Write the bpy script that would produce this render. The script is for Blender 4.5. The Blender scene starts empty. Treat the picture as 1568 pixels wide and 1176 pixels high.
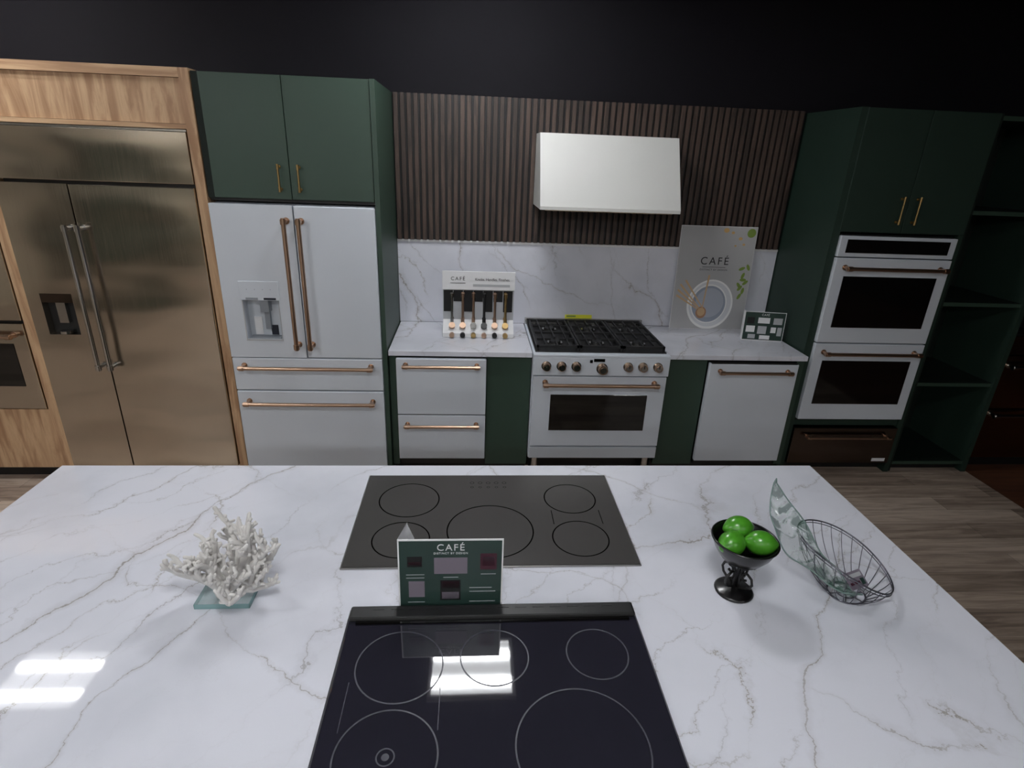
import bpy, bmesh, math, random
from mathutils import Vector, Matrix
random.seed(7)
scene = bpy.context.scene
scene.view_settings.view_transform = 'Standard'

# ------------------------------------------------------------------ materials
def S(r, g, b):
    f = lambda c: (c/255/12.92) if c/255 <= .04045 else ((c/255+.055)/1.055)**2.4
    return (f(r), f(g), f(b), 1)

def mk(name, col, rough=.5, metal=0, spec=.5, coat=0, trans=0, emis=0, ior=1.5, var=0, aniso=0, alpha=1):
    m = bpy.data.materials.new(name); m.use_nodes = True
    nt = m.node_tree; p = nt.nodes['Principled BSDF']
    p.inputs['Base Color'].default_value = col
    p.inputs['Roughness'].default_value = rough
    p.inputs['Metallic'].default_value = metal
    p.inputs['Specular IOR Level'].default_value = spec
    p.inputs['Coat Weight'].default_value = coat
    p.inputs['Transmission Weight'].default_value = trans
    p.inputs['IOR'].default_value = ior
    p.inputs['Anisotropic'].default_value = aniso
    p.inputs['Alpha'].default_value = alpha
    if emis:
        p.inputs['Emission Color'].default_value = col
        p.inputs['Emission Strength'].default_value = emis
    if var:
        g = nt.nodes.new('ShaderNodeNewGeometry'); n = nt.nodes.new('ShaderNodeTexNoise')
        n.inputs['Scale'].default_value = 6; n.inputs['Detail'].default_value = 5
        r = nt.nodes.new('ShaderNodeMix'); r.data_type = 'RGBA'
        r.inputs['A'].default_value = tuple(c*(1-var) for c in col[:3])+(1,)
        r.inputs['B'].default_value = tuple(min(1, c*(1+var)) for c in col[:3])+(1,)
        nt.links.new(g.outputs['Position'], n.inputs['Vector'])
        nt.links.new(n.outputs['Fac'], r.inputs['Factor'])
        nt.links.new(r.outputs['Result'], p.inputs['Base Color'])
    return m

def N(nt, t, **k):
    n = nt.nodes.new(t)
    for a, b in k.items():
        setattr(n, a, b)
    return n

def mapped(nt, scale, rot=(0, 0, 0), loc=(0, 0, 0)):
    g = N(nt, 'ShaderNodeNewGeometry'); m = N(nt, 'ShaderNodeMapping')
    m.inputs['Scale'].default_value = scale; m.inputs['Rotation'].default_value = rot
    m.inputs['Location'].default_value = loc
    nt.links.new(g.outputs['Position'], m.inputs['Vector'])
    return m.outputs['Vector']

def noise(nt, vec, scale, detail=6, rough=.55, dist=0):
    n = N(nt, 'ShaderNodeTexNoise'); n.inputs['Scale'].default_value = scale
    n.inputs['Detail'].default_value = detail; n.inputs['Roughness'].default_value = rough
    n.inputs['Distortion'].default_value = dist
    nt.links.new(vec, n.inputs['Vector']); return n.outputs['Fac']

def math_(nt, op, a, b=None):
    n = N(nt, 'ShaderNodeMath', operation=op)
    for i, v in enumerate((a, b)):
        if v is None: continue
        if isinstance(v, (int, float)): n.inputs[i].default_value = v
        else: nt.links.new(v, n.inputs[i])
    return n.outputs[0]

def rng(nt, v, a, b, c, d, smooth=True):
    n = N(nt, 'ShaderNodeMapRange')
    if smooth: n.interpolation_type = 'SMOOTHSTEP'
    for i, x in enumerate((a, b, c, d)): n.inputs[i+1].default_value = x
    nt.links.new(v, n.inputs[0]); return n.outputs[0]

def mixc(nt, f, a, b):
    r = N(nt, 'ShaderNodeMix', data_type='RGBA')
    if isinstance(f, (int, float)): r.inputs['Factor'].default_value = f
    else: nt.links.new(f, r.inputs['Factor'])
    for k, v in (('A', a), ('B', b)):
        if isinstance(v, tuple): r.inputs[k].default_value = v
        else: nt.links.new(v, r.inputs[k])
    return r.outputs['Result']

def quartz():
    m = mk('quartz_veined', S(232, 232, 238), rough=.035, spec=.35)
    nt = m.node_tree; p = nt.nodes['Principled BSDF']
    base = S(221, 222, 231)
    P1 = mapped(nt, (1, 1, 1))
    col = mixc(nt, rng(nt, noise(nt, P1, 2.0, 4), .4, .7, 0, 1), base, S(206, 208, 217))
    fam = [((.72, -.62, .35), .40, .75, .10, .0024, .85, S(144, 137, 131), 3.1, 1.6, .40, .58),
           ((.80, -.45, .50), .31, .60, .14, .0018, .70, S(148, 144, 144), 7.7, 2.2, .42, .60),
           ((.50, .85, .55), .55, .90, .12, .0020, .70, S(152, 146, 141), 12.3, 1.9, .44, .58),
           ((.66, -.70, .5), .13, .55, .16, .0011, .70, S(152, 146, 142), 33.1, 1.5, .52, .62),
           ((.95, -.20, .6), .70, 1.1, .20, .0024, .78, S(138, 129, 116), 21.9, 2.8, .45, .60)]
    for n, sp, bw, fw, hw, amt, c, off, ms, m0, m1 in fam:
        d = N(nt, 'ShaderNodeVectorMath', operation='DOT_PRODUCT'); nt.links.new(P1, d.inputs[0]); d.inputs[1].default_value = n
        L = mapped(nt, (1, 1, 1), loc=(off, off*.7, off*.3))
        w1 = math_(nt, 'MULTIPLY', math_(nt, 'SUBTRACT', noise(nt, L, 1.3, 2, .5), .5), bw)
        w2 = math_(nt, 'MULTIPLY', math_(nt, 'SUBTRACT', noise(nt, L, 7, 6, .68), .5), fw)
        s = math_(nt, 'ADD', math_(nt, 'ADD', d.outputs['Value'], w1), math_(nt, 'ADD', w2, off))
        fr = math_(nt, 'FRACT', math_(nt, 'DIVIDE', s, sp))
        dist = math_(nt, 'MULTIPLY', math_(nt, 'ABSOLUTE', math_(nt, 'SUBTRACT', fr, .5)), sp)
        wv = rng(nt, noise(nt, L, 4, 3), .35, .7, .4, 1.8)
        dist = math_(nt, 'DIVIDE', dist, wv)
        line = rng(nt, dist, 0, hw*1.6, 1, 0)
        halo = math_(nt, 'MULTIPLY', rng(nt, dist, 0, hw*9, 1, 0), .22)
        mask = rng(nt, noise(nt, L, ms, 3), m0, m1, .06, amt)
        col = mixc(nt, math_(nt, 'MULTIPLY', math_(nt, 'MAXIMUM', line, halo), mask), col, c)
    nt.links.new(col, p.inputs['Base Color'])
    return m

def wood(name, light, dark, axis='z', rough=.5, sc=1.0):
    m = mk(name, light, rough=rough); nt = m.node_tree; p = nt.nodes['Principled BSDF']
    s = {'z': (9, 9, .9), 'x': (.9, 9, 9), 'y': (9, .9, 9)}[axis]
    v = mapped(nt, tuple(a*sc for a in s))
    f = noise(nt, v, 1.6, 8, .6, 1.2)
    fine = noise(nt, mapped(nt, tuple(a*sc*6 for a in s)), 2, 4, .6)
    a = rng(nt, f, .38, .64, 0, 1)
    a2 = math_(nt, 'MULTIPLY', rng(nt, fine, .4, .75, 0, 1), .35)
    col = mixc(nt, math_(nt, 'MAXIMUM', a, a2), light, dark)
    nt.links.new(col, p.inputs['Base Color'])
    return m

def planks(name, c1, c2, c3, L=1.2, Wd=.15):
    m = mk(name, c1, rough=.42); nt = m.node_tree; p = nt.nodes['Principled BSDF']
    g = mapped(nt, (1, 1, 1))
    b = N(nt, 'ShaderNodeTexBrick'); b.offset = .37; b.squash = 1
    b.inputs['Color1'].default_value = (0, 0, 0, 1); b.inputs['Color2'].default_value = (1, 1, 1, 1)
    b.inputs['Mortar'].default_value = (.5, .5, .5, 1)
    b.inputs['Scale'].default_value = 1; b.inputs['Mortar Size'].default_value = .0012
    b.inputs['Brick Width'].default_value = L; b.inputs['Row Height'].default_value = Wd
    nt.links.new(g, b.inputs['Vector'])
    grain = noise(nt, mapped(nt, (1.3, 14, 1)), 1.6, 8, .62, .8)
    k = math_(nt, 'ADD', math_(nt, 'MULTIPLY', b.outputs['Color'], .6), math_(nt, 'MULTIPLY', rng(nt, grain, .3, .7, 0, 1), .55))
    r = N(nt, 'ShaderNodeValToRGB'); nt.links.new(k, r.inputs[0])
    r.color_ramp.elements[0].color = c1; r.color_ramp.elements[1].color = c3
    e = r.color_ramp.elements.new(.5); e.color = c2
    col = mixc(nt, math_(nt, 'MULTIPLY', b.outputs['Fac'], .7), r.outputs[0], S(30, 26, 24))
    nt.links.new(col, p.inputs['Base Color'])
    return m

def steel(name, col, r0=.16, bump=.7):
    m = mk(name, col, rough=.26, metal=1); nt = m.node_tree; p = nt.nodes['Principled BSDF']
    f = noise(nt, mapped(nt, (420, 420, 6)), 1, 2)
    nt.links.new(rng(nt, f, .2, .8, r0, r0+.06), p.inputs['Roughness'])
    bp = N(nt, 'ShaderNodeBump'); bp.inputs['Strength'].default_value = bump; bp.inputs['Distance'].default_value = .035
    nt.links.new(noise(nt, mapped(nt, (1.0, 1.0, 2.4)), 1.5, 1, .3), bp.inputs['Height'])
    nt.links.new(bp.outputs[0], p.inputs['Normal'])
    return m

QUARTZ = quartz()
STEEL = steel('brushed_stainless', S(198, 188, 174))
STEELD = steel('dark_stainless', S(92, 82, 76))
STEELB = steel('bronze_stainless', S(150, 126, 108))
STEEL2 = mk('polished_steel', S(190, 188, 185), .18, 1)
WHITE = mk('matte_white_enamel', S(206, 212, 221), .42, var=.02)
WHITE2 = mk('white_paper', S(228, 228, 230), .6)
HOODW = mk('hood_white', S(214, 214, 211), .4, var=.02)
COPPER = mk('brushed_bronze', S(190, 160, 138), .3, 1)
BRASS = mk('brushed_brass', S(182, 154, 104), .32, 1)
GREEN = mk('forest_green_laminate', S(47, 67, 56), .5, var=.06)
GREEND = mk('shaded_green_laminate', S(35, 52, 44), .5, spec=.35, var=.06)  # darker copy of the green; dimness of the right end put into the colour
GREENI = mk('shaded_green_interior', S(19, 29, 24), .6, spec=.3)  # near-black copy of the green, recess shade put into the colour
BLACK = mk('black_satin', S(18, 18, 19), .45)
IRON = mk('cast_iron', S(24, 24, 25), .5, spec=.5, var=.2)
BGLASS = mk('black_oven_glass', S(12, 11, 11), .08, coat=.4)
RGLASS = mk('range_ceramic_glass', S(36, 35, 44), .03, spec=.8)
CGLASS = mk('cooktop_ceramic_glass', S(70, 68, 67), .2)
RING = mk('burner_print', S(72, 72, 80), .4, spec=.3)
RINGD = mk('burner_print_dark', S(3, 3, 3), .8, spec=0)
TRIMS = mk('steel_edge_trim', S(170, 168, 165), .3, 1)
GREYP = mk('grey_plastic', S(140, 146, 154), .4)
DARKB = mk('dark_blue_plastic', S(34, 40, 52), .35)
RECESS = mk('dispenser_recess', S(196, 202, 210), .4)
WOOD = wood('hickory_vertical', S(204, 170, 134), S(162, 124, 92), 'z')
WOODX = wood('hickory_horizontal', S(204, 170, 134), S(168, 130, 98), 'x')
WALNUT = wood('walnut_slat', S(78, 62, 54), S(50, 40, 35), 'z', .5)
FLOOR = planks('grey_plank_floor', S(100, 86, 76), S(156, 138, 124), S(200, 182, 166))
FLOOR2 = planks('red_plank_floor', S(66, 40, 30), S(86, 54, 38), S(108, 68, 48))
BWALL = mk('black_wall_paint', S(14, 12, 19), .8, spec=.25, var=.1)
CEIL = mk('dark_ceiling_paint', S(32, 31, 34), .8, var=.1)
GWALL = mk('greige_wall_paint', S(200, 190, 174), .8, var=.04)
TUBE = mk('light_tube', (.97, .985, 1, 1), emis=105)
PANEL = mk('light_diffuser', (.97, .985, 1, 1), emis=4)
TRIMW = mk('luminaire_frame', S(200, 200, 200), .5)
CORAL = mk('coral_resin', S(214, 211, 208), .6, var=.10)
PLATEG = mk('clear_glass_base', S(205, 226, 226), .05, alpha=.28)
PLATEE = mk('glass_base_edge', S(140, 178, 180), .1, alpha=.6)
LIME = mk('lime_skin', S(70, 142, 36), .3, coat=.25, var=.25)
WIRE = mk('steel_wire', S(110, 110, 118), .3, 1)
BWIRE = mk('black_wrought_iron', S(11, 10, 11), .3, coat=.15)
CARDG = mk('card_green', S(40, 60, 55), .3)
LILAC = mk('print_lilac', S(122, 114, 126), .4)
MAROON = mk('print_maroon', S(70, 34, 48), .4)
PRBLK = mk('print_black', S(22, 22, 24), .4)
PRGRY = mk('print_grey', S(176, 178, 182), .5)
YEL = mk('yellow_label', S(226, 226, 50), .5)
COPPERP = mk('print_copper', S(172, 130, 100), .5)
TAN = mk('print_tan', S(205, 172, 132), .5)
OLIVE = mk('print_olive', S(122, 146, 66), .5)
ORANGE = mk('print_orange', S(206, 168, 110), .5)
PLATEP = mk('print_plate', S(214, 216, 220), .5)
PLATEP2 = mk('print_plate_rim', S(238, 238, 238), .5)
PLATEP3 = mk('print_bowl', S(150, 158, 174), .5)
PLATEP4 = mk('print_bowl_inner', S(172, 178, 190), .5)
def leafglass():
    m = mk('fused_glass', S(205, 225, 218), .05, alpha=.45); nt = m.node_tree; p = nt.nodes['Principled BSDF']
    f = noise(nt, mapped(nt, (1, 1, 1)), 20, 3, .5, 1)
    k = rng(nt, f, .44, .58, 0, 1)
    nt.links.new(mixc(nt, k, S(200, 212, 210), S(74, 104, 92)), p.inputs['Base Color'])
    nt.links.new(rng(nt, f, .44, .58, .35, .7), p.inputs['Alpha'])
    return m
LEAFG = leafglass()
EDGEG = mk('glass_rim', S(120, 140, 136), .1, alpha=.9)
def posterbg():
    m = mk('poster_print', S(205, 205, 205), .45); nt = m.node_tree; p = nt.nodes['Principled BSDF']
    f = noise(nt, mapped(nt, (1, 1, 1)), 1.6, 3)
    nt.links.new(mixc(nt, f, S(160, 160, 162), S(190, 190, 191)), p.inputs['Base Color'])
    return m
POSTER = posterbg()

# ------------------------------------------------------------------ builder
class B:
    def __init__(s, name):
        s.name = name; s.v = []; s.f = []; s.mi = []; s.sm = []; s.mats = []; s.M = Matrix()
    def add(s, vs, fs, mat, smooth=False):
        if mat not in s.mats: s.mats.append(mat)
        k = s.mats.index(mat); o = len(s.v)
        s.v += [s.M @ Vector(v) for v in vs]
        for f in fs:
            s.f.append(tuple(i+o for i in f)); s.mi.append(k); s.sm.append(smooth)
    def addbm(s, bm, mat, smooth=False):
        bm.verts.index_update()
        s.add([v.co.copy() for v in bm.verts], [[v.index for v in f.verts] for f in bm.faces], mat, smooth); bm.free()
    def box(s, x0, x1, y0, y1, z0, z1, mat, bev=0):
        bm = bmesh.new(); bmesh.ops.create_cube(bm, size=1)
        for v in bm.verts:
            v.co = Vector(((x0+x1)/2+v.co.x*(x1-x0), (y0+y1)/2+v.co.y*(y1-y0), (z0+z1)/2+v.co.z*(z1-z0)))
        if bev: bmesh.ops.bevel(bm, geom=bm.edges[:], offset=bev, segments=2, affect='EDGES', profile=.5)
        s.addbm(bm, mat)
    def prism(s, prof, x0, x1, mat):   # prof list of (y,z)
        n = len(prof)
        vs = [(x0, y, z) for y, z in prof]+[(x1, y, z) for y, z in prof]
        fs = [list(range(n))[::-1], list(range(n, 2*n))]+[(i, (i+1) % n, n+(i+1) % n, n+i) for i in range(n)]
        bm = bmesh.new(); bv = [bm.verts.new(v) for v in vs]
        for f in fs: bm.faces.new([bv[i] for i in f])
        bmesh.ops.recalc_face_normals(bm, faces=bm.faces[:]); s.addbm(bm, mat)
    def tube(s, pts, r, mat, seg=12, closed=False, caps=True):
        pts = [Vector(p) for p in pts]; n = len(pts)
        rs = r if isinstance(r, (list, tuple)) else [r]*n
        vs = []; fs = []; up = None
        for i, p in enumerate(pts):
            a = pts[(i-1) % n] if (closed or i > 0) else p
            b = pts[(i+1) % n] if (closed or i < n-1) else p
            t = (b-a).normalized()
            if up is None:
                up = t.orthogonal().normalized()
            else:
                up = (up-t*up.dot(t))
                up = up.normalized() if up.length > 1e-5 else t.orthogonal().normalized()
            w = t.cross(up)
            for j in range(seg):
                th = 2*math.pi*j/seg
                vs.append(p+(up*math.cos(th)+w*math.sin(th))*rs[i])
        m = n if closed else n-1
        for i in range(m):
            for j in range(seg):
                a = i*seg+j; b = i*seg+(j+1) % seg; i2 = (i+1) % n
                fs.append((a, b, i2*seg+(j+1) % seg, i2*seg+j))
        s.add(vs, fs, mat, True)
        if caps and not closed:
            for k in (0, n-1):
                ring = vs[k*seg:(k+1)*seg]; idx = list(range(seg))
                s.add(ring, [idx[::-1] if k == 0 else idx], mat)
    def cyl(s, p0, p1, r, mat, seg=20): s.tube([p0, p1], r, mat, seg)
    def lathe(s, c, prof, mat, seg=32, rot=None):
        vs = []; fs = []; n = len(prof); R = rot or Matrix()
        for r, z in prof:
            for j in range(seg):
                th = 2*math.pi*j/seg
                vs.append(Vector(c)+(R @ Vector((r*math.cos(th), r*math.sin(th), z))))
        for i in range(n-1):
            for j in range(seg):
                fs.append((i*seg+j, i*seg+(j+1) % seg, (i+1)*seg+(j+1) % seg, (i+1)*seg+j))
        s.add(vs, fs, mat, True)
    def sphere(s, c, r, mat, rot=None, seg=20, knob=None):
        bm = bmesh.new(); bmesh.ops.create_uvsphere(bm, u_segments=seg, v_segments=seg//2+2, radius=1)
        R = rot or Matrix()
        for v in bm.verts:
            co = v.co.copy()
            k = 1
            if knob and abs(co.z) > .8: k = 1+knob*((abs(co.z)-.8)/.2)**2
            v.co = Vector(c)+(R @ Vector((co.x*r[0], co.y*r[1], co.z*r[2]*k)))
        s.addbm(bm, mat, True)
    def ring(s, cx, cy, z, r, w, mat, seg=72):
        vs = []; fs = []
        for j in range(seg):
            c, q = math.cos(2*math.pi*j/seg), math.sin(2*math.pi*j/seg)
            vs += [(cx+c*(r-w/2), cy+q*(r-w/2), z), (cx+c*(r+w/2), cy+q*(r+w/2), z)]
        for j in range(seg):
            a = 2*j; b = 2*((j+1) % seg); fs.append((a, a+1, b+1, b))
        s.add(vs, fs, mat)
    def disc(s, c, rx, rz, mat, axis='y', ang=0, seg=32, zmin=None):
        vs = []
        for j in range(seg):
            th = 2*math.pi*j/seg; a, b = rx*math.cos(th), rz*math.sin(th)
            a, b = a*math.cos(ang)-b*math.sin(ang), a*math.sin(ang)+b*math.cos(ang)
            z = c[2]+b
            if axis == 'y' and zmin is not None: z = max(z, zmin)
            vs.append((c[0]+a, c[1], z) if axis == 'y' else (c[0]+a, c[1]+b, c[2]))
        s.add(vs, [list(range(seg))], mat)
    def text(s, txt, size, loc, mat, space=1.0):   # upright text facing -Y, centred
        cu = bpy.data.curves.new('t', 'FONT'); cu.body = txt; cu.size = size; cu.align_x = 'CENTER'
        cu.space_character = space; cu.extrude = .0003
        o = bpy.data.objects.new('t', cu); scene.collection.objects.link(o)
        bpy.context.view_layer.update()
        me = bpy.data.meshes.new_from_object(o.evaluated_get(bpy.context.evaluated_depsgraph_get()))
        vs = [(loc[0]+v.co.x, loc[1]-v.co.z, loc[2]+v.co.y) for v in me.vertices]
        s.add(vs, [list(p.vertices) for p in me.polygons], mat)
        bpy.data.objects.remove(o); bpy.data.meshes.remove(me)
    def handle(s, p0, p1, mat, out=.055, r=.0105, d=(0, -1, 0), inset=.02):
        p0 = Vector(p0); p1 = Vector(p1); t = (p1-p0).normalized(); d = Vector(d)
        a, b = p0+d*out, p1+d*out
        s.cyl(a, b, r, mat)
        for q in (p0+t*inset, p1-t*inset):
            s.cyl(q, q+d*out, r*.95, mat, 16)
            e = q+d*out
            s.cyl(e-t*.014, e+t*.014, r*1.35, mat, 20)
            s.cyl(q, q+d*.006, r*1.5, mat, 20)
    def done(s):
        cs = [min(v[i] for v in s.v) for i in range(3)], [max(v[i] for v in s.v) for i in range(3)]
        c = Vector([(cs[0][0]+cs[1][0])/2, (cs[0][1]+cs[1][1])/2, cs[0][2]])
        me = bpy.data.meshes.new(s.name); me.from_pydata([v-c for v in s.v], [], s.f)
        for m in s.mats: me.materials.append(m)
        me.polygons.foreach_set('material_index', s.mi); me.polygons.foreach_set('use_smooth', s.sm)
        me.update(); me.validate()
        o = bpy.data.objects.new(s.name, me); o.location = c; scene.collection.objects.link(o)
        return o

CT = .915
WY = 4.10
# ------------------------------------------------------------------ room
b = B('floor'); b.box(-5.5, 3.70, -5, WY, -.05, 0, FLOOR); b.box(3.70, 7, -5, WY, -.05, 0, FLOOR2); b.done()
b = B('ceiling'); b.box(-5.5, 7, -5, WY, 3.2, 3.25, CEIL); b.done()
b = B('wall_back'); b.box(-5.5, 7, WY, WY+.1, -.05, 3.25, BWALL); b.done()
b = B('wall_left'); b.box(-5.6, -5.5, -5, WY, -.05, 3.25, GWALL); b.done()
b = B('wall_right'); b.box(7, 7.1, -5, WY, -.05, 3.25, BWALL); b.done()
b = B('wall_front'); b.box(-5.5, 7, -5.1, -5, -.05, 3.25, GWALL); b.done()

# ceiling troffers; the two rearmost are unseen extras added to brighten the steel
for x, y in ((.03, 3.03), (-2.82, 3.03), (-2.82, .1), (.03, .1), (-2.82, -2.7), (.03, -2.7), (2.88, -2.7), (-4.4, -4.2), (-1.4, -4.2)):
    b = B('ceiling_light')
    b.box(x-.3, x+.3, y-.25, y-.225, 3.165, 3.2, TRIMW); b.box(x-.3, x+.3, y+.225, y+.25, 3.165, 3.2, TRIMW)
    b.box(x-.3, x-.275, y-.225, y+.225, 3.165, 3.2, TRIMW); b.box(x+.275, x+.3, y-.225, y+.225, 3.165, 3.2, TRIMW)
    b.box(x-.275, x+.275, y-.225, y+.225, 3.185, 3.2, PANEL)
    for q in (-.115, .115):
        b.box(x-.27, x+.27, y+q-.026, y+q+.026, 3.168, 3.185, TUBE)
    b.done()

# unseen dark cabinets added behind the camera, for contrast in the steel reflections
for x0, x1, y0, y1 in ((-5.49, -4.95, -2.4, -1.2), (-5.49, -4.95, -4.2, -3.1), (-3.9, -2.9, -4.99, -4.4), (-.9, .6, -4.99, -4.4)):
    b = B('added_reflection_cabinet')
    b.box(x0, x1, y0, y1, 0.08, 2.1, BLACK, .004); b.box(x0+.03, x1-.03, y0+.03, y1-.03, 0, .08, BLACK)
    if x1-x0 > y1-y0:
        xm = (x0+x1)/2
        b.box(x0+.01, xm-.003, y1, y1+.02, .1, 2.08, GREEN, .002); b.box(xm+.003, x1-.01, y1, y1+.02, .1, 2.08, GREEN, .002)
    else:
        ym = (y0+y1)/2
        b.box(x1, x1+.02, y0+.01, ym-.003, .1, 2.08, GREEN, .002); b.box(x1, x1+.02, ym+.003, y1-.01, .1, 2.08, GREEN, .002)
    b.done()

# ------------------------------------------------------------------ island
b = B('kitchen_island')
b.box(-1.537, -.316, .50, 1.992, CT-.035, CT, QUARTZ)
b.box(.456, 1.411, .50, 1.992, CT-.035, CT, QUARTZ)
b.box(-.316, .456, 1.222, 1.992, CT-.035, CT, QUARTZ)
b.box(-1.48, -.325, .56, 1.70, .1, CT-.035, GREEN)
b.box(.465, 1.355, .56, 1.70, .1, CT-.035, GREEN)
b.box(-.325, .465, 1.24, 1.70, .1, CT-.035, GREEN)
b.box(-1.42, -.33, .62, 1.66, 0, .1, BLACK); b.box(.47, 1.30, .62, 1.66, 0, .1, BLACK)
for x0, x1 in ((-1.47, -.91), (-.90, -.33), (.475, .91), (.92, 1.35)):
    b.box(x0, x1, .54, .56, .12, .86, GREEN, .002)
    b.handle(((x0+x1)/2-.08, .54, .80), ((x0+x1)/2+.08, .54, .80), BRASS, .03, .006)
b.done()

# induction cooktop
b = B('induction_cooktop')
b.box(-.378, .527, 1.383, 1.909, CT+.0005, CT+.005, TRIMS)
b.box(-.374, .523, 1.387, 1.905, CT+.004, CT+.0075, CGLASS, .001)
z = CT+.0079
for cx, cy, r in ((-.211, 1.74, .104), (-.215, 1.515, .09), (.07, 1.559, .141), (.362, 1.744, .092), (.362, 1.514, .091)):
    b.ring(cx, cy, z, r, .0042, RINGD)
for x in (.285, .452): b.box(x-.0012, x+.0012, 1.59, 1.67, z-.0005, z, RINGD)
for i in range(5):
    b.ring(.01+i*.03, 1.85, z, .007, .0015, RINGD, 20); b.ring(.01+i*.03, 1.82, z, .005, .0015, RINGD, 20)
b.done()

# slide-in electric range
b = B('slide_in_range')
x0, x1 = -.310, .450
b.box(x0, x1, .56, 1.215, .10, .905, STEEL)
b.box(x0, x1, .52, 1.212, .905, CT+.010, RGLASS, .003)
b.box(x0, x1, 1.168, 1.215, CT+.008, CT+.022, BLACK, .006)
b.box(x0+.02, x1-.02, 1.158, 1.172, CT+.0105, CT+.014, BGLASS)
for i in range(14): b.box(x0+.06+i*.047, x0+.09+i*.047, 1.198, 1.203, CT+.0215, CT+.0228, IRON)
z = CT+.0105
for cx, cy, r in ((-.162, 1.029, .103), (.066, 1.048, .083), (.3215, 1.051, .0765), (-.1645, .8045, .106), (.243, .81, .141)):
    b.ring(cx, cy, z, r, .0034, RING)
b.ring(-.1645, .8045, z, .018, .003, RING); b.disc((-.1645, .8045, z), .008, .008, RING, 'z')
for x in (-.272, -.062): b.box(x-.0008, x+.0008, .86, .985, z-.0006, z, RING)
b.prism([(.50, .80), (.50, .87), (.53, .905), (.56, .905), (.56, .80)], x0, x1, STEEL)
for i in range(5):
    x = x0+.1+i*.14
    b.cyl((x, .50, .84), (x, .468, .84), .021, STEEL2)
b.box(x0+.005, x1-.005, .52, .56, .27, .79, STEEL, .003)
b.box(x0+.1, x1-.1, .516, .522, .38, .66, BGLASS)
b.handle((x0+.04, .52, .745), (x1-.04, .52, .745), STEEL2, .05, .012)
b.box(x0+.005, x1-.005, .52, .56, .10, .26, STEEL, .003)
for x in (x0+.05, x1-.05):
    for y in (.6, 1.15): b.cyl((x, y, 0), (x, y, .1), .02, BLACK)
b.done()

# info card on the island (folded card with narrow side wing)
def info_card(name, w, h, M, items):
    b = B(name); b.M = M
    b.box(-w/2, w/2, 0, .003, 0, h, WHITE2)
    b.box(-w/2+.004, w/2-.004, -.0006, .0002, .006, h-.004, CARDG)
    for it in items:
        if it[0] == 'r': b.box(it[1], it[2], -.0012, 0, it[3], it[4], it[5])
        else: b.text(it[1], it[2], (it[3], -.001, it[4]), WHITE2, 1.2)
    # rear easel wings
    vs = [(-w/2, .003, .001), (-w/2, .003, h), (-w/2+.016, .085, h-.002), (-w/2+.016, .085, .0065)]
    b.add(vs, [(0, 1, 2, 3)], WHITE2); b.add([(v[0]+.002, v[1], v[2]) for v in vs], [(3, 2, 1, 0)], WHITE2)
    vs = [(-w/2+.016, .085, h-.002), (-w/2+.016, .085, .0065), (-w/2+.06, .01, .003), (-w/2+.04, .04, h*.9)]
    b.add(vs, [(0, 1, 2, 3)], WHITE2)
    return b.done()
T = Matrix.Translation
it = [('t', 'CAFÉ', .028, 0, .180), ('t', 'DISTINCT BY DESIGN', .008, 0, .169)]
for a0, a1, c0, c1, m in ((-.115, -.075, .13, .162, PRBLK), (-.044, .044, .108, .158, LILAC), (.078, .122, .12, .17, MAROON),
                        (-.112, -.07, .035, .085, LILAC), (-.028, .026, .024, .088, PRBLK)):
    it += [('r', a0, a1, c0, c1, m)]
it += [('r', -.024, .022, .062, .084, MAROON), ('r', -.024, .022, .028, .05, LILAC), ('r', -.111, -.079, .136, .146, MAROON), ('r', .084, .116, .13, .16, LILAC)]
for k in range(2): it += [('r', .05, .12-.01*k, .05+.012*k, .0515+.012*k, PRGRY), ('r', -.118, -.07, .095+.01*k, .0965+.01*k, PRGRY)]
it += [('r', .08, .12, .105, .1065, PRGRY), ('r', .05, .12, .018, .0195, PRGRY), ('r', -.115, -.07, .018, .0195, PRGRY), ('r', -.02, .02, .096, .0975, PRGRY)]
info_card('information_card', .278, .213, T((-.047, 1.226, CT+.0015)) @ Matrix.Rotation(-.06, 4, 'X'), it)

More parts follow.
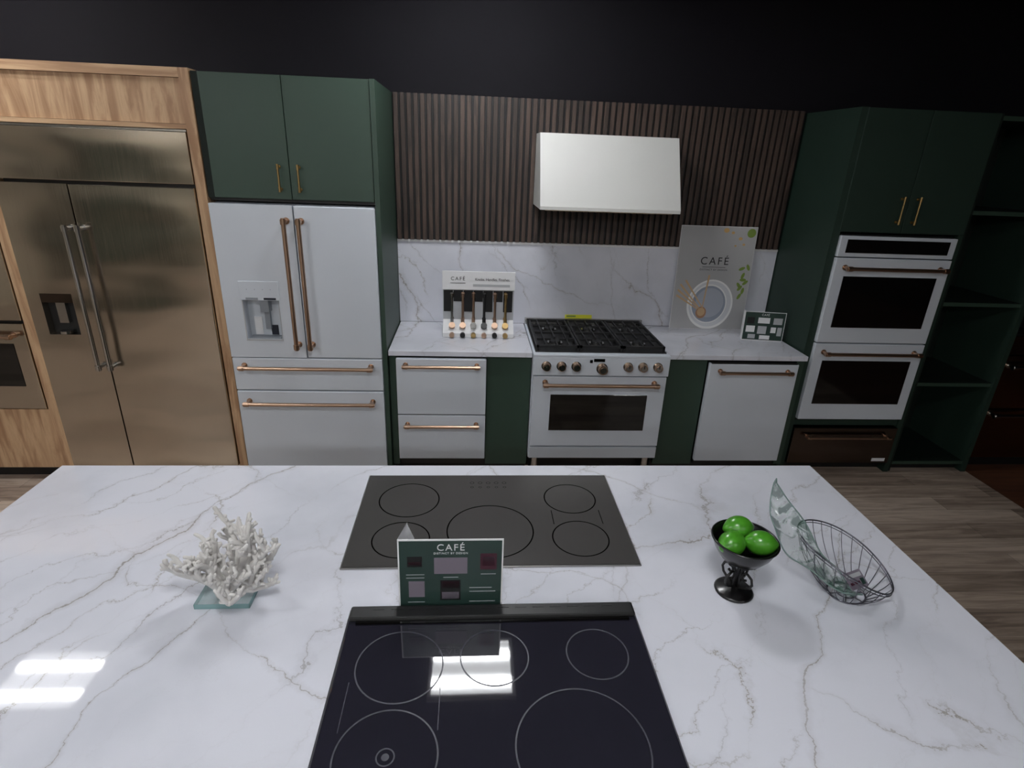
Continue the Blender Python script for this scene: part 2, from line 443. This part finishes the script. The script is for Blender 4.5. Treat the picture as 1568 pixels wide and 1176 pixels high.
# coral sculpture
b = B('coral_sculpture')
b.box(-.725, -.583, 1.235, 1.332, CT+.0005, CT+.016, PLATEG, .001)
for e in (((-.725, 1.235), (-.583, 1.235)), ((-.583, 1.235), (-.583, 1.332)), ((-.583, 1.332), (-.725, 1.332)), ((-.725, 1.332), (-.725, 1.235))):
    (xa, ya), (xb, yb) = e
    b.box(min(xa, xb)-.0008, max(xa, xb)+.0008, min(ya, yb)-.0008, max(ya, yb)+.0008, CT+.001, CT+.0155, PLATEE)
def clampv(q):
    q.z = max(q.z, CT+.030); q.x = max(-.780, min(-.506, q.x)); q.z = min(q.z, 1.19)
    return q
def branch(p, d, L, r, depth):
    pts = [p]; q = p.copy(); dd = d.normalized()
    n = 3
    for i in range(n):
        dd = (dd+Vector((random.uniform(-.22, .22), random.uniform(-.22, .22), random.uniform(-.05, .25)))).normalized()
        q = clampv(q+dd*L/n)
        pts.append(q.copy())
    rr = [r, r*.95, r*.9, r*.85]
    b.tube(pts+[q+dd*r*.5, q+dd*r*.8], rr+[r*.6, r*.25], CORAL, 9)
    for i in range(3):   # blunt nubs
        k = random.choice((1, 2, 3)); nd = (dd*.5+Vector((random.uniform(-1, 1), random.uniform(-1, 1), random.uniform(-.3, 1)))).normalized()
        e = pts[k]+nd*r*random.uniform(1.6, 2.8)
        b.tube([pts[k], (pts[k]+e)/2, e, e+nd*r*.35], [r*.75, r*.7, r*.62, r*.25], CORAL, 8)
    if depth > 0:
        for i in range(2):
            k = random.choice((2, 3, 3))
            nd = (dd+Vector((random.uniform(-.8, .8), random.uniform(-.8, .8), random.uniform(-.2, .8)))).normalized()
            branch(pts[k], nd, L*random.uniform(.62, .85), r*.84, depth-1)
root = Vector((-.652, 1.283, CT+.026))
b.lathe((root.x, root.y, CT+.0162), [(0, 0), (.034, 0), (.036, .01), (.026, .03), (.012, .04), (0, .042)], CORAL, 14)
for i in range(20):
    th = i*2.399+.4; el = .12+1.1*((i % 5)/5)
    d = Vector((math.cos(th)*math.cos(el)*1.1, math.sin(th)*math.cos(el)*.7, math.sin(el)))
    branch(root+Vector((d.x*.014, d.y*.014, .006)), d, random.uniform(.060, .080), .0092, 2)
for dx in (.45, .6, .85, 1.1): branch(root+Vector((.02, 0, .03)), Vector((dx, .3, 1)), .090, .0092, 2)
b.done()

# lime bowl on scroll stand
b = B('fruit_bowl_stand')
cx, cy = .769, 1.272; z0 = CT+.0008
b.lathe((cx, cy, z0), [(0, .001), (.053, 0), (.055, .004), (.05, .009), (.018, .012), (.008, .018), (0, .019)], BWIRE)
for k in range(4):
    th = k*math.pi/2+.5
    b.tube([(cx+r*math.cos(th), cy+r*math.sin(th), z0+zz) for r, zz in ((.008, .016), (.016, .024), (.030, .030), (.044, .040), (.050, .056), (.045, .072), (.030, .080), (.018, .074), (.014, .062), (.022, .054), (.030, .058))], .0038, BWIRE, 8)
    b.tube([(cx+r*math.cos(th), cy+r*math.sin(th), z0+zz) for r, zz in ((.010, .022), (.008, .05), (.012, .08), (.028, .098), (.046, .112), (.056, .128))], .0038, BWIRE, 8)
b.cyl((cx, cy, z0+.015), (cx, cy, z0+.109), .004, BWIRE, 10)
zb = z0+.106
b.lathe((cx, cy, zb), [(0, 0), (.03, .004), (.055, .02), (.074, .045), (.0855, .074), (.089, .076), (.088, .072), (.077, .044), (.058, .017), (.031, .001), (0, -.003)], BWIRE, 40)
b.tube([(cx+.088*math.cos(a*math.pi/20), cy+.088*math.sin(a*math.pi/20), zb+.076) for a in range(40)], .0035, BWIRE, 8, closed=True)
b.done()
for lx, ly, lz, ang in ((-.041, -.010, .068, .5), (-.002, .042, .082, .1), (.036, -.020, .076, 2.9)):
    b = B('lime')
    R = Matrix.Rotation(ang, 4, 'Z') @ Matrix.Rotation(math.pi/2, 4, 'Y')
    b.sphere((cx+lx, cy+ly, zb+lz), (.0345, .0345, .041), LIME, R, 28, knob=.16); b.done()

# wire basket
b = B('wire_basket')
bc = Vector((1.098, 1.252, CT+.004))
def rim(th):
    return Vector((1.126+.128*math.cos(th), 1.335+.152*math.sin(th), CT+.078-.040*math.cos(th)+.01*math.sin(th)+.008*math.sin(2*th)))
def base(th): return bc+Vector((.052*math.cos(th), .045*math.sin(th), 0))
for off, r in ((0, .0024), (-.009, .0015)):
    b.tube([rim(a*math.pi/32)+Vector((0, 0, off)) for a in range(64)], r, WIRE, 8, closed=True)
b.tube([base(a*math.pi/20) for a in range(40)], .0026, WIRE, 8, closed=True)
b.tube([bc+(base(a*math.pi/20)-bc)*.5 for a in range(40)], .0018, WIRE, 8, closed=True)
def mer(th, t):
    A, C = base(th), rim(th); M = A+(C-A)*.8; M.z = A.z+(C.z-A.z)*.15
    return A*(1-t)**2+M*2*t*(1-t)+C*t*t
for k in range(26):
    th = k*2*math.pi/26
    b.tube([mer(th, t/8) for t in range(9)], .0012, WIRE, 6)
for k in range(6):
    th = k*math.pi/3; b.tube([base(th), bc], .0014, WIRE, 6)
b.done()
b = B('glass_platter')
vs = []; fs = []; nu, nv = 34, 11
for i in range(nu):
    s = i/(nu-1)
    c = Vector((1.078-.140*s-.015*math.sin(s*3.1), 1.205+.250*s, CT+.034+.040*s+.17*s**2.2))
    wd = .080*math.sin(math.pi*min(1, .08+s*.92))**.75+.002
    for j in range(nv):
        t = j/(nv-1)*2-1
        vs.append(c+Vector((.85*wd*t, -.15*wd*t, -wd*(.12 if t < 0 else .35)*t+.008*math.sin(s*16+t*2)+.012*t*t)))
for i in range(nu-1):
    for j in range(nv-1): fs.append((i*nv+j, i*nv+j+1, (i+1)*nv+j+1, (i+1)*nv+j))
b.add(vs, fs, LEAFG, True)
edge = [vs[i*nv] for i in range(nu)]+[vs[i*nv+nv-1] for i in range(nu-1, -1, -1)]
b.tube(edge, .0022, EDGEG, 8, closed=True)
b.done()
b = B('price_tag'); b.M = T((1.105, 1.240, CT+.062)) @ Matrix.Rotation(.35, 4, 'Z') @ Matrix.Rotation(-.95, 4, 'X')
b.box(-.034, .034, 0, .001, -.024, .024, LILAC); b.box(-.028, .028, -.0008, 0, .006, .017, PRGRY); b.box(-.028, .01, -.0008, 0, -.012, -.005, MAROON); b.box(.014, .028, -.0008, 0, -.018, .0, CARDG); b.done()

# ------------------------------------------------------------------ back run
b = B('slat_wall_panel')
b.box(-.515, 2.215, WY-.022, WY-.001, 1.505, 2.41, BLACK)
p = .0425; n = int(2.73/p)
for i in range(n):
    x = -.513+i*p+.006
    b.box(x, x+.026, WY-.044, WY-.0225, 1.505, 2.41, WALNUT, .001)
b.done()
b = B('backsplash'); b.box(-.515, 2.215, WY-.022, WY-.001, CT+.001, 1.487, QUARTZ)
b.box(-.515, 2.215, WY-.028, WY-.001, 1.488, 1.503, WHITE2); b.done()
b = B('countertop'); b.box(-.511, .388, 3.40, WY-.024, CT-.032, CT, QUARTZ, .002); b.done()
b = B('countertop'); b.box(1.272, 2.205, 3.40, WY-.024, CT-.032, CT, QUARTZ, .002); b.done()

b = B('base_cabinet')
b.box(-.511, -.470, 3.43, 4.07, .1, CT-.034, GREEN); b.box(.104, .386, 3.43, 4.07, .1, CT-.034, GREEN)
b.box(-.511, .386, 3.50, 3.53, 0, .1, BLACK); b.box(-.468, .102, 3.43, 3.45, CT-.045, CT-.034, BLACK); b.done()
b = B('base_cabinet')
b.box(1.274, 1.545, 3.43, 4.07, .1, CT-.034, GREEN); b.box(2.152, 2.205, 3.43, 4.07, .1, CT-.034, GREEN)
b.box(1.274, 2.205, 3.50, 3.53, 0, .1, BLACK); b.done()

# drawer dishwasher
b = B('drawer_dishwasher')
x0, x1 = -.465, .099
b.box(x0+.01, x1-.01, 3.42, 4.0, .11, .862, BLACK)
b.box(x0, x1, 3.385, 3.42, .49, .868, WHITE, .003); b.box(x0, x1, 3.385, 3.42, .165, .482, WHITE, .003)
b.box(x0, x1, 3.395, 3.42, .482, .49, BLACK)
for zz in (.83, .42): b.handle((x0+.04, 3.385, zz), (x1-.04, 3.385, zz), COPPER, .045, .0105)
for x in (x0+.06, x1-.06): b.cyl((x, 3.6, 0), (x, 3.6, .11), .015, BLACK)
b.done()
# dishwasher
b = B('dishwasher')
x0, x1 = 1.55, 2.146
b.box(x0+.01, x1-.01, 3.42, 4.0, .11, .862, BLACK)
b.box(x0, x1, 3.385, 3.42, .15, .862, WHITE, .003); b.box(x0+.01, x1-.01, 3.387, 3.42, .862, .872, BLACK)
b.handle((x0+.05, 3.385, .815), (x1-.05, 3.385, .815), COPPER, .045, .0105)
for x in (x0+.06, x1-.06): b.cyl((x, 3.6, 0), (x, 3.6, .11), .015, BLACK)
b.done()

# gas range
b = B('gas_range')
x0, x1 = .392, 1.268; xc = (x0+x1)/2
b.box(x0, x1, 3.40, 4.07, .17, .90, WHITE)
b.box(x0, x1, 3.352, 3.40, .782, .905, WHITE, .004)
b.box(x0, x1, 3.352, 4.07, .905, .921, WHITE, .003)
b.box(x0+.015, x1-.015, 3.40, 4.045, .9212, .926, IRON)
b.box(x0, x1, 4.04, 4.07, .921, .965, STEEL2, .003)
b.box(x0+.004, x1-.004, 3.362, 3.40, .275, .772, WHITE, .004)
b.box(.515, 1.150, 3.359, 3.364, .392, .648, BGLASS, .001)
b.box(x0+.004, x1-.004, 3.368, 3.40, .18, .262, WHITE, .003)
for x in (x0+.05, x1-.05):
    for y in (3.44, 4.0): b.cyl((x, y, 0), (x, y, .17), .024, STEEL2)
b.box(x0+.02, x1-.02, 3.52, 3.54, .02, .17, BLACK)
b.handle((.455, 3.362, .732), (1.205, 3.362, .732), COPPER, .058, .012)
for x in (.474, .570, .664, .997, 1.092, 1.190):
    b.cyl((x, 3.352, .848), (x, 3.345, .848), .031, STEEL2); b.cyl((x, 3.345, .848), (x, 3.312, .848), .0245, COPPER, 24)
    b.cyl((x, 3.312, .848), (x, 3.309, .848), .019, STEEL2, 24); b.box(x-.002, x+.002, 3.307, 3.31, .848, .87, BLACK)
b.cyl((.83, 3.352, .835), (.83, 3.344, .835), .036, STEEL2, 28); b.cyl((.83, 3.344, .835), (.83, 3.305, .835), .029, COPPER, 28); b.cyl((.83, 3.305, .835), (.83, 3.302, .835), .02, STEEL2, 24)
b.box(.775, .845, 3.3495, 3.353, .878, .898, BGLASS); b.box(.75, .768, 3.3495, 3.353, .87, .89, BGLASS)
gw = (x1-x0-.04)/3
for g in range(3):
    gx0 = x0+.02+g*gw+.003; gx1 = gx0+gw-.006; y0, y1 = 3.415, 4.03; zt = .962; t = .007
    for x in (gx0+t, gx1-t): b.box(x-t, x+t, y0, y1, zt-.016, zt, IRON)
    for y in (y0+t, (y0+y1)/2, y1-t): b.box(gx0, gx1, y-t, y+t, zt-.016, zt, IRON)
    gc = (gx0+gx1)/2
    for yb in (y0+(y1-y0)*.25, y0+(y1-y0)*.75):
        b.box(gx0, gc-.03, yb-.005, yb+.005, zt-.014, zt, IRON); b.box(gc+.03, gx1, yb-.005, yb+.005, zt-.014, zt, IRON)
        b.box(gc-.005, gc+.005, yb+.03, yb+.15, zt-.014, zt, IRON); b.box(gc-.005, gc+.005, yb-.15, yb-.03, zt-.014, zt, IRON)
        for sx in (-1, 1):
            b.box(gc+sx*.075-.004, gc+sx*.075+.004, yb-.15, yb+.15, zt-.014, zt, IRON)
        b.cyl((gc, yb, .926), (gc, yb, .938), .05, STEEL2, 28); b.cyl((gc, yb, .938), (gc, yb, .948), .038, IRON, 28)
    for x in (gx0+t, gx1-t):
        for y in (y0+t, y1-t): b.box(x-t, x+t, y-t, y+t, .926, zt-.01, IRON)
b.done()
b = B('energy_label'); b.M = T((.79, 4.060, .967)) @ Matrix.Rotation(-.15, 4, 'X'); b.box(-.1, .1, 0, .0015, 0, .026, YEL)
b.box(-.09, -.02, -.001, 0, .008, .02, OLIVE); b.done()

# hood
b = B('range_hood')
b.prism([(WY-.046, 1.765), (3.62, 1.765), (3.62, 1.785), (3.83, 2.205), (WY-.046, 2.205)], .414, 1.293, HOODW)
b.box(.45, 1.257, 3.66, WY-.06, 1.757, 1.765, STEEL)
for x in (.47, .87): b.box(x, x+.37, 3.72, 4.0, 1.752, 1.757, STEEL2)
b.done()

# handle finish display
b = B('handle_sample_display')
x0, x1 = -.19, .287
b.box(x0, x1, 3.70, 3.86, CT+.001, CT+.03, WHITE2, .002)
b.prism([(3.70, CT+.03), (3.72, CT+.05), (3.80, CT+.10), (3.86, CT+.10), (3.86, CT+.03)], x0, x1, WHITE2)
b.box(x0, x1, 3.80, 3.812, CT+.10, 1.225, PRGRY)
b.box(x0-.004, x1+.004, 3.785, 3.80, 1.222, 1.345, WHITE2, .002)
b.text('CAFÉ', .034, (x0+.10, 3.784, 1.285), PRBLK, 1.3); b.text('Knobs. Handles. Finishes.', .026, (x0+.33, 3.784, 1.285), PRBLK, .9)
b.box(x0+.05, x0+.15, 3.7835, 3.785, 1.266, 1.269, PRBLK)
b.box(x0+.2, x1-.03, 3.7835, 3.785, 1.245, 1.262, PRGRY)
for i in range(7):
    xx = x0+.004+i*.067
    if i % 2 == 0: b.box(xx, xx+.062, 3.797, 3.801, 1.07, 1.215, BLACK)
    else: b.box(xx, xx+.062, 3.797, 3.801, 1.14, 1.215, BLACK)
for i in range(6):
    x = x0+.062+i*.0715
    hm = (STEEL2, COPPER, COPPER, BLACK, COPPER, BRASS)[i]
    b.handle((x, 3.79, 1.015), (x, 3.79, 1.205), hm, .05, .0085, inset=.01)
    dv = Vector((0, -.8, .6)); q = Vector((x, 3.74, CT+.065))
    b.cyl(q, q+dv*.03, .021, (COPPER, COPPER, STEEL2, BLACK, COPPER, BRASS)[i], 20)
    b.cyl((x, 3.70, CT+.022), (x, 3.675, CT+.022), .017, (COPPER, BLACK, BRASS, COPPER, BLACK, BRASS)[i], 20)
b.done()

# poster
b = B('framed_poster'); w, h = .555, .742
b.M = T((1.745, 4.010, CT+.002)) @ Matrix.Rotation(-.045, 4, 'X')
b.box(-w/2, w/2, 0, .006, 0, h, WHITE2); b.box(-w/2+.003, w/2-.003, -.0008, .0002, .003, h-.003, POSTER)
y = -.0014; zm = .004
b.disc((.005, y, .185), .172, .183, PLATEP2, zmin=zm, seg=64); b.disc((.005, y-.0006, .188), .158, .168, PLATEP, zmin=zm, seg=64)
b.disc((-.005, y-.0012, .19), .135, .143, PLATEP2, seg=64); b.disc((-.005, y-.0018, .188), .126, .134, PLATEP3, seg=64); b.disc((-.0, y-.0024, .198), .105, .108, PLATEP4, seg=64)
b.disc((-.055, y-.003, .125), .040, .044, COPPERP); b.disc((-.055, y-.0036, .130), .029, .031, TAN)
for (a, c), (d, e) in (((-.235, .33), (-.075, .16)), ((-.20, .36), (-.055, .17)), ((-.255, .25), (-.085, .15)), ((-.03, .40), (-.05, .16)), ((-.25, .29), (-.075, .155))):
    v = Vector((d-a, 0, e-c)); nn = Vector((v.z, 0, -v.x)).normalized()*.007
    b.add([(a-nn.x, y-.004, c-nn.z), (a+nn.x, y-.004, c+nn.z), (d+nn.x*.5, y-.004, e+nn.z*.5), (d-nn.x*.5, y-.004, e-nn.z*.5)], [(0, 1, 2, 3)], TAN)
for lx, lz, a in ((.22, .40, 1.2), (.245, .35, .7), (.20, .33, 2.2), (.235, .29, 1.4), (.205, .45, .4), (.25, .46, 2), (.215, .25, 1.1), (.225, .37, 0), (.21, .31, .9)): b.disc((lx, y-.001, lz), .024, .011, OLIVE, ang=a)
for lx, lz, r in ((.05, .715, .02), (.10, .70, .012), (.16, .66, .014), (.19, .62, .01), (.13, .61, .008)): b.disc((lx, y-.001, lz), r, r*.8, ORANGE)
b.disc((.235, y-.001, .70), .032, .03, OLIVE, ang=.6)
b.text('CAFÉ', .075, (-.005, y, .475), PRBLK, 1.3); b.box(-.09, .08, y, 0, .455, .458, PRBLK)
b.text('DISTINCT BY DESIGN', .018, (-.005, y, .432), PRBLK, 1.2)
b.done()
it = []
for a0, a1, c0, c1, m in ((-.12, -.07, .12, .165, PRBLK), (-.045, .035, .125, .165, WHITE2), (.06, .12, .12, .165, PRGRY), (-.12, -.06, .06, .105, WHITE2),
                        (-.04, .02, .05, .105, PRGRY), (.05, .085, .06, .10, WHITE2), (.095, .125, .04, .10, PRGRY), (-.1, -.05, .015, .045, PRGRY), (-.02, .05, .012, .04, WHITE2)):
    it.append(('r', a0, a1, c0, c1, m))
it.append(('t', 'CAFÉ', .02, 0, .178))
info_card('information_card', .28, .205, T((2.045, 3.735, CT+.0015)) @ Matrix.Rotation(-.15, 4, 'Z') @ Matrix.Rotation(-.06, 4, 'X'), it)

# ------------------------------------------------------------------ left: white french-door refrigerator
b = B('french_door_refrigerator')
x0, x1 = -1.450, -.548; xm = -.999
b.box(x0+.008, x1-.008, 3.46, 4.07, .05, 1.765, GREYP)
b.box(x0+.02, x1-.02, 3.42, 3.46, .0, .10, BLACK)
F = 3.382; G = 3.455
b.box(xm+.003, x1, F, G, .868, 1.762, WHITE, .006)
rx0, rx1, rz0, rz1 = -1.338, -1.135, .985, 1.222
b.box(x0, rx0, F, G, .868, 1.762, WHITE); b.box(rx1, xm-.003, F, G, .868, 1.762, WHITE)
b.box(rx0, rx1, F, G, rz1, 1.762, WHITE); b.box(rx0, rx1, F, G, .868, rz0, WHITE)
b.box(rx0, rx1, G-.006, G+.03, rz0, rz1, RECESS)
b.box(rx0-.012, rx1+.012, F-.004, F, 1.222, 1.335, WHITE, .002)
b.box(rx0-.006, rx1+.006, F-.002, F, rz0-.012, rz0, PRGRY); b.box(rx0-.005, rx0, F-.002, F, rz0, rz1, PRGRY); b.box(rx1, rx1+.005, F-.002, F, rz0, rz1, PRGRY)
b.box(rx0+.02, rx0+.09, F-.0045, F, 1.226, 1.238, GREYP); b.box(rx1-.08, rx1-.01, F-.0045, F, 1.226, 1.238, DARKB)
b.box(rx0+.09, rx0+.14, G-.06, G-.006, rz1-.075, rz1, GREYP); b.box(rx0+.10, rx0+.13, G-.03, G-.006, rz0+.05, rz1-.07, GREYP)
b.box(rx0+.03, rx0+.075, G-.012, G-.005, rz0+.01, rz0+.12, WHITE2); b.box(rx0+.125, rx0+.165, G-.012, G-.005, rz0+.01, rz0+.07, DARKB); b.box(rx0+.01, rx1-.01, F+.005, G, rz0, rz0+.006, GREYP)
for q in range(4): b.box(rx0+.03+q*.045, rx0+.034+q*.045, F-.0046, F, 1.285, 1.289, GREYP)
b.box(x0, x1, F, G, .652, .862, WHITE, .006); b.box(x0, x1, F, G, .105, .645, WHITE, .006)
for sx in (-1, 1): b.handle((xm+sx*.040, F, .935), (xm+sx*.040, F, 1.70), COPPER, .06, .0125)
b.handle((x0+.05, F, .815), (x1-.05, F, .815), COPPER, .06, .0115); b.handle((x0+.05, F, .578), (x1-.05, F, .578), COPPER, .06, .0115)
b.done()
# green surround over refrigerator
b = B('overhead_cabinet')
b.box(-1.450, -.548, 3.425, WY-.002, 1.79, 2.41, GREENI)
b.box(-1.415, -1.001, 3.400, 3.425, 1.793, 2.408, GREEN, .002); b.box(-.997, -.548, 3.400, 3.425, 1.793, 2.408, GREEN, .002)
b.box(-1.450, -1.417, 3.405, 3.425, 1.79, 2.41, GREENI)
b.box(-.545, -.518, 3.395, WY-.002, 0, 2.41, GREEN)
b.box(-1.450, -.548, 3.43, WY-.002, 1.775, 1.79, BLACK)
for x in (-1.052, -.946): b.handle((x, 3.40, 1.835), (x, 3.40, 1.975), BRASS, .03, .0055, inset=.012)
b.done()

# wood tall surround
b = B('wood_cabinet_surround')
b.box(-1.507, -1.457, 3.395, WY-.002, 0, 2.42, WOOD); b.box(-2.602, -2.537, 3.395, WY-.002, 0, 2.42, WOOD)
b.box(-2.537, -1.507, 3.395, WY-.002, 2.375, 2.42, WOODX); b.box(-2.537, -1.507, 3.395, WY-.002, 2.132, 2.155, WOODX)
b.box(-2.535, -1.509, 3.408, 3.43, 2.157, 2.373, WOOD)
b.box(-3.42, -3.355, 3.395, WY-.002, 0, 2.42, WOOD); b.box(-3.355, -2.602, 3.395, WY-.002, 1.62, 2.42, WOOD)
b.box(-3.355, -2.602, 3.40, WY-.002, .09, .50, WOOD); b.box(-3.355, -2.602, 3.46, WY-.002, 0, .09, BLACK)
b.done()
# built-in stainless refrigerator
b = B('built_in_refrigerator')
x0, x1 = -2.532, -1.511; xm = -2.165; F = 3.375
b.box(x0+.004, x1-.004, 3.44, 4.07, .0, 2.125, BLACK)
b.box(x0, x1, F+.01, 3.44, 1.855, 2.118, STEEL, .003)
b.box(x0, x1, F+.02, 3.44, 2.119, 2.128, STEEL2)
b.box(xm+.003, x1, F, 3.435, .115, 1.838, STEEL, .004)
rx0, rx1, rz0, rz1 = -2.458, -2.285, .995, 1.238
b.box(x0, rx0, F, 3.435, .115, 1.838, STEEL); b.box(rx1, xm-.003, F, 3.435, .115, 1.838, STEEL)
b.box(rx0, rx1, F, 3.435, rz1, 1.838, STEEL); b.box(rx0, rx1, F, 3.435, .115, rz0, STEEL)
b.box(rx0, rx1, F+.05, 3.44, rz0, rz1, IRON); b.box(rx0, rx1, F+.002, F+.05, 1.185, rz1, STEELD)
b.box(rx0+.06, rx0+.11, F+.02, F+.05, 1.06, 1.185, STEEL2); b.cyl((rx0+.085, F+.022, rz0+.005), (rx0+.085, F+.022, rz0+.02), .035, STEEL2)
b.box(x0+.01, x1-.01, F+.05, F+.06, .01, .108, STEEL)
for x in (xm-.033, xm+.033): b.handle((x, F, .79), (x, F, 1.63), STEEL2, .055, .012)
b.done()
# left wall oven
b = B('wall_oven')
x0, x1 = -3.35, -2.606
b.box(x0+.01, x1-.01, 3.42, 4.0, .505, 1.615, BLACK)
b.box(x0, x1, 3.385, 3.42, 1.07, 1.61, STEEL, .003); b.box(x0, x1, 3.385, 3.42, .51, 1.052, STEEL, .003)
b.box(x0+.08, x1-.08, 3.382, 3.386, .66, .93, BGLASS); b.box(x0+.08, x1-.2, 3.382, 3.386, 1.15, 1.5, BGLASS)
b.handle((x0+.04, 3.385, .985), (x1-.04, 3.385, .985), COPPER, .05, .012)
b.done()

# ------------------------------------------------------------------ right tower
TF = 3.50
b = B('tall_oven_cabinet')
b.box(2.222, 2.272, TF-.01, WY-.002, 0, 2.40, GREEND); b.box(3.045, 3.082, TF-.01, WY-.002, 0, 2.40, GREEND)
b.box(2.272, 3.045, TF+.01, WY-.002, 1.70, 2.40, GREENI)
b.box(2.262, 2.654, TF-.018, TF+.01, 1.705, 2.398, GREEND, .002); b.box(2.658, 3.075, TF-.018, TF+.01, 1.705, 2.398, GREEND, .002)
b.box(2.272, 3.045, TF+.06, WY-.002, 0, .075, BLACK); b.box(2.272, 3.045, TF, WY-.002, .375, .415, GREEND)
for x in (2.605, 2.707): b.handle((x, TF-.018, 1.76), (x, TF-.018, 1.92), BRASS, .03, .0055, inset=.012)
b.done()
b = B('double_wall_oven')
x0, x1 = 2.276, 3.040; F = TF-.03
b.box(x0+.01, x1-.01, TF, 4.05, .42, 1.69, BLACK)
b.box(x0, x1, F, TF, 1.555, 1.682, WHITE, .004); b.box(x0+.045, x1-.045, F-.003, F, 1.580, 1.662, BGLASS)
b.box(x0, x1, F-.005, TF, .995, 1.548, WHITE, .004); b.box(x0, x1, F-.005, TF, .435, .987, WHITE, .004)
b.box(x0+.07, x1-.07, F-.009, F-.004, 1.10, 1.435, BGLASS); b.box(x0+.07, x1-.07, F-.009, F-.004, .555, .87, BGLASS)
for zz in (1.49, .93): b.handle((x0+.045, F-.005, zz), (x1-.045, F-.005, zz), COPPER, .055, .0115)
b.done()
b = B('warming_drawer')
b.box(x0, x1, F, TF+.05, .085, .365, STEELD, .003); b.handle((x0+.08, F, .305), (x1-.06, F, .305), COPPER, .04, .009)
b.box(x1-.13, x1-.03, F-.002, F, .10, .125, WHITE2); b.done()
# open shelf unit
b = B('open_shelf_unit')
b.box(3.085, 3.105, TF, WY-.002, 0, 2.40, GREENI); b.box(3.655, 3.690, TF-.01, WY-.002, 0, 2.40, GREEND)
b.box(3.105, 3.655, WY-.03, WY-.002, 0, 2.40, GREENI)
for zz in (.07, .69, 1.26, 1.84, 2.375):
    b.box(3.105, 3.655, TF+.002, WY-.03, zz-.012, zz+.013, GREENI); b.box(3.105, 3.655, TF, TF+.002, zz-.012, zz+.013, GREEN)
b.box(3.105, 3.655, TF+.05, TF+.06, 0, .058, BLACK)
b.done()
# neighbouring run of stainless drawers
b = B('stainless_drawer_unit')
b.box(3.725, 5.2, 3.56, WY-.002, .08, 1.05, BLACK); b.box(3.78, 5.2, 3.60, WY-.002, 0, .08, BLACK)
for xx in (3.728, 4.48):
    b.box(xx, xx+.735, 3.53, 3.56, .50, .90, STEELB, .002); b.box(xx, xx+.735, 3.53, 3.56, .10, .49, STEELB, .002)
    b.box(xx, xx+.735, 3.53, 3.56, .91, 1.04, STEELB, .002)
    for zz in (.83, .46): b.handle((xx+.01, 3.53, zz), (xx+.70, 3.53, zz), STEEL2, .05, .014)
b.box(3.725, 5.2, 3.70, WY-.002, 1.06, 2.40, BLACK)
b.done()

# ------------------------------------------------------------------ world + camera
w = bpy.data.worlds.new('World'); scene.world = w; w.use_nodes = True
w.node_tree.nodes['Background'].inputs[0].default_value = (.9, .95, 1, 1); w.node_tree.nodes['Background'].inputs[1].default_value = .03
cam = bpy.data.cameras.new('camera'); co = bpy.data.objects.new('camera', cam); scene.collection.objects.link(co)
cam.sensor_fit = 'HORIZONTAL'; cam.sensor_width = 36; cam.lens = 36*874/1568; cam.clip_start = .02
fwd = Vector((.0726, .9258, -.3711)).normalized()
right = Vector((.9973, -.0636, .0369)); right = (right-fwd*right.dot(fwd)).normalized()
up = right.cross(fwd)
M = Matrix((right, up, -fwd)).transposed().to_4x4(); M.translation = Vector((0, 0, 2.065))
co.matrix_world = M
scene.camera = co
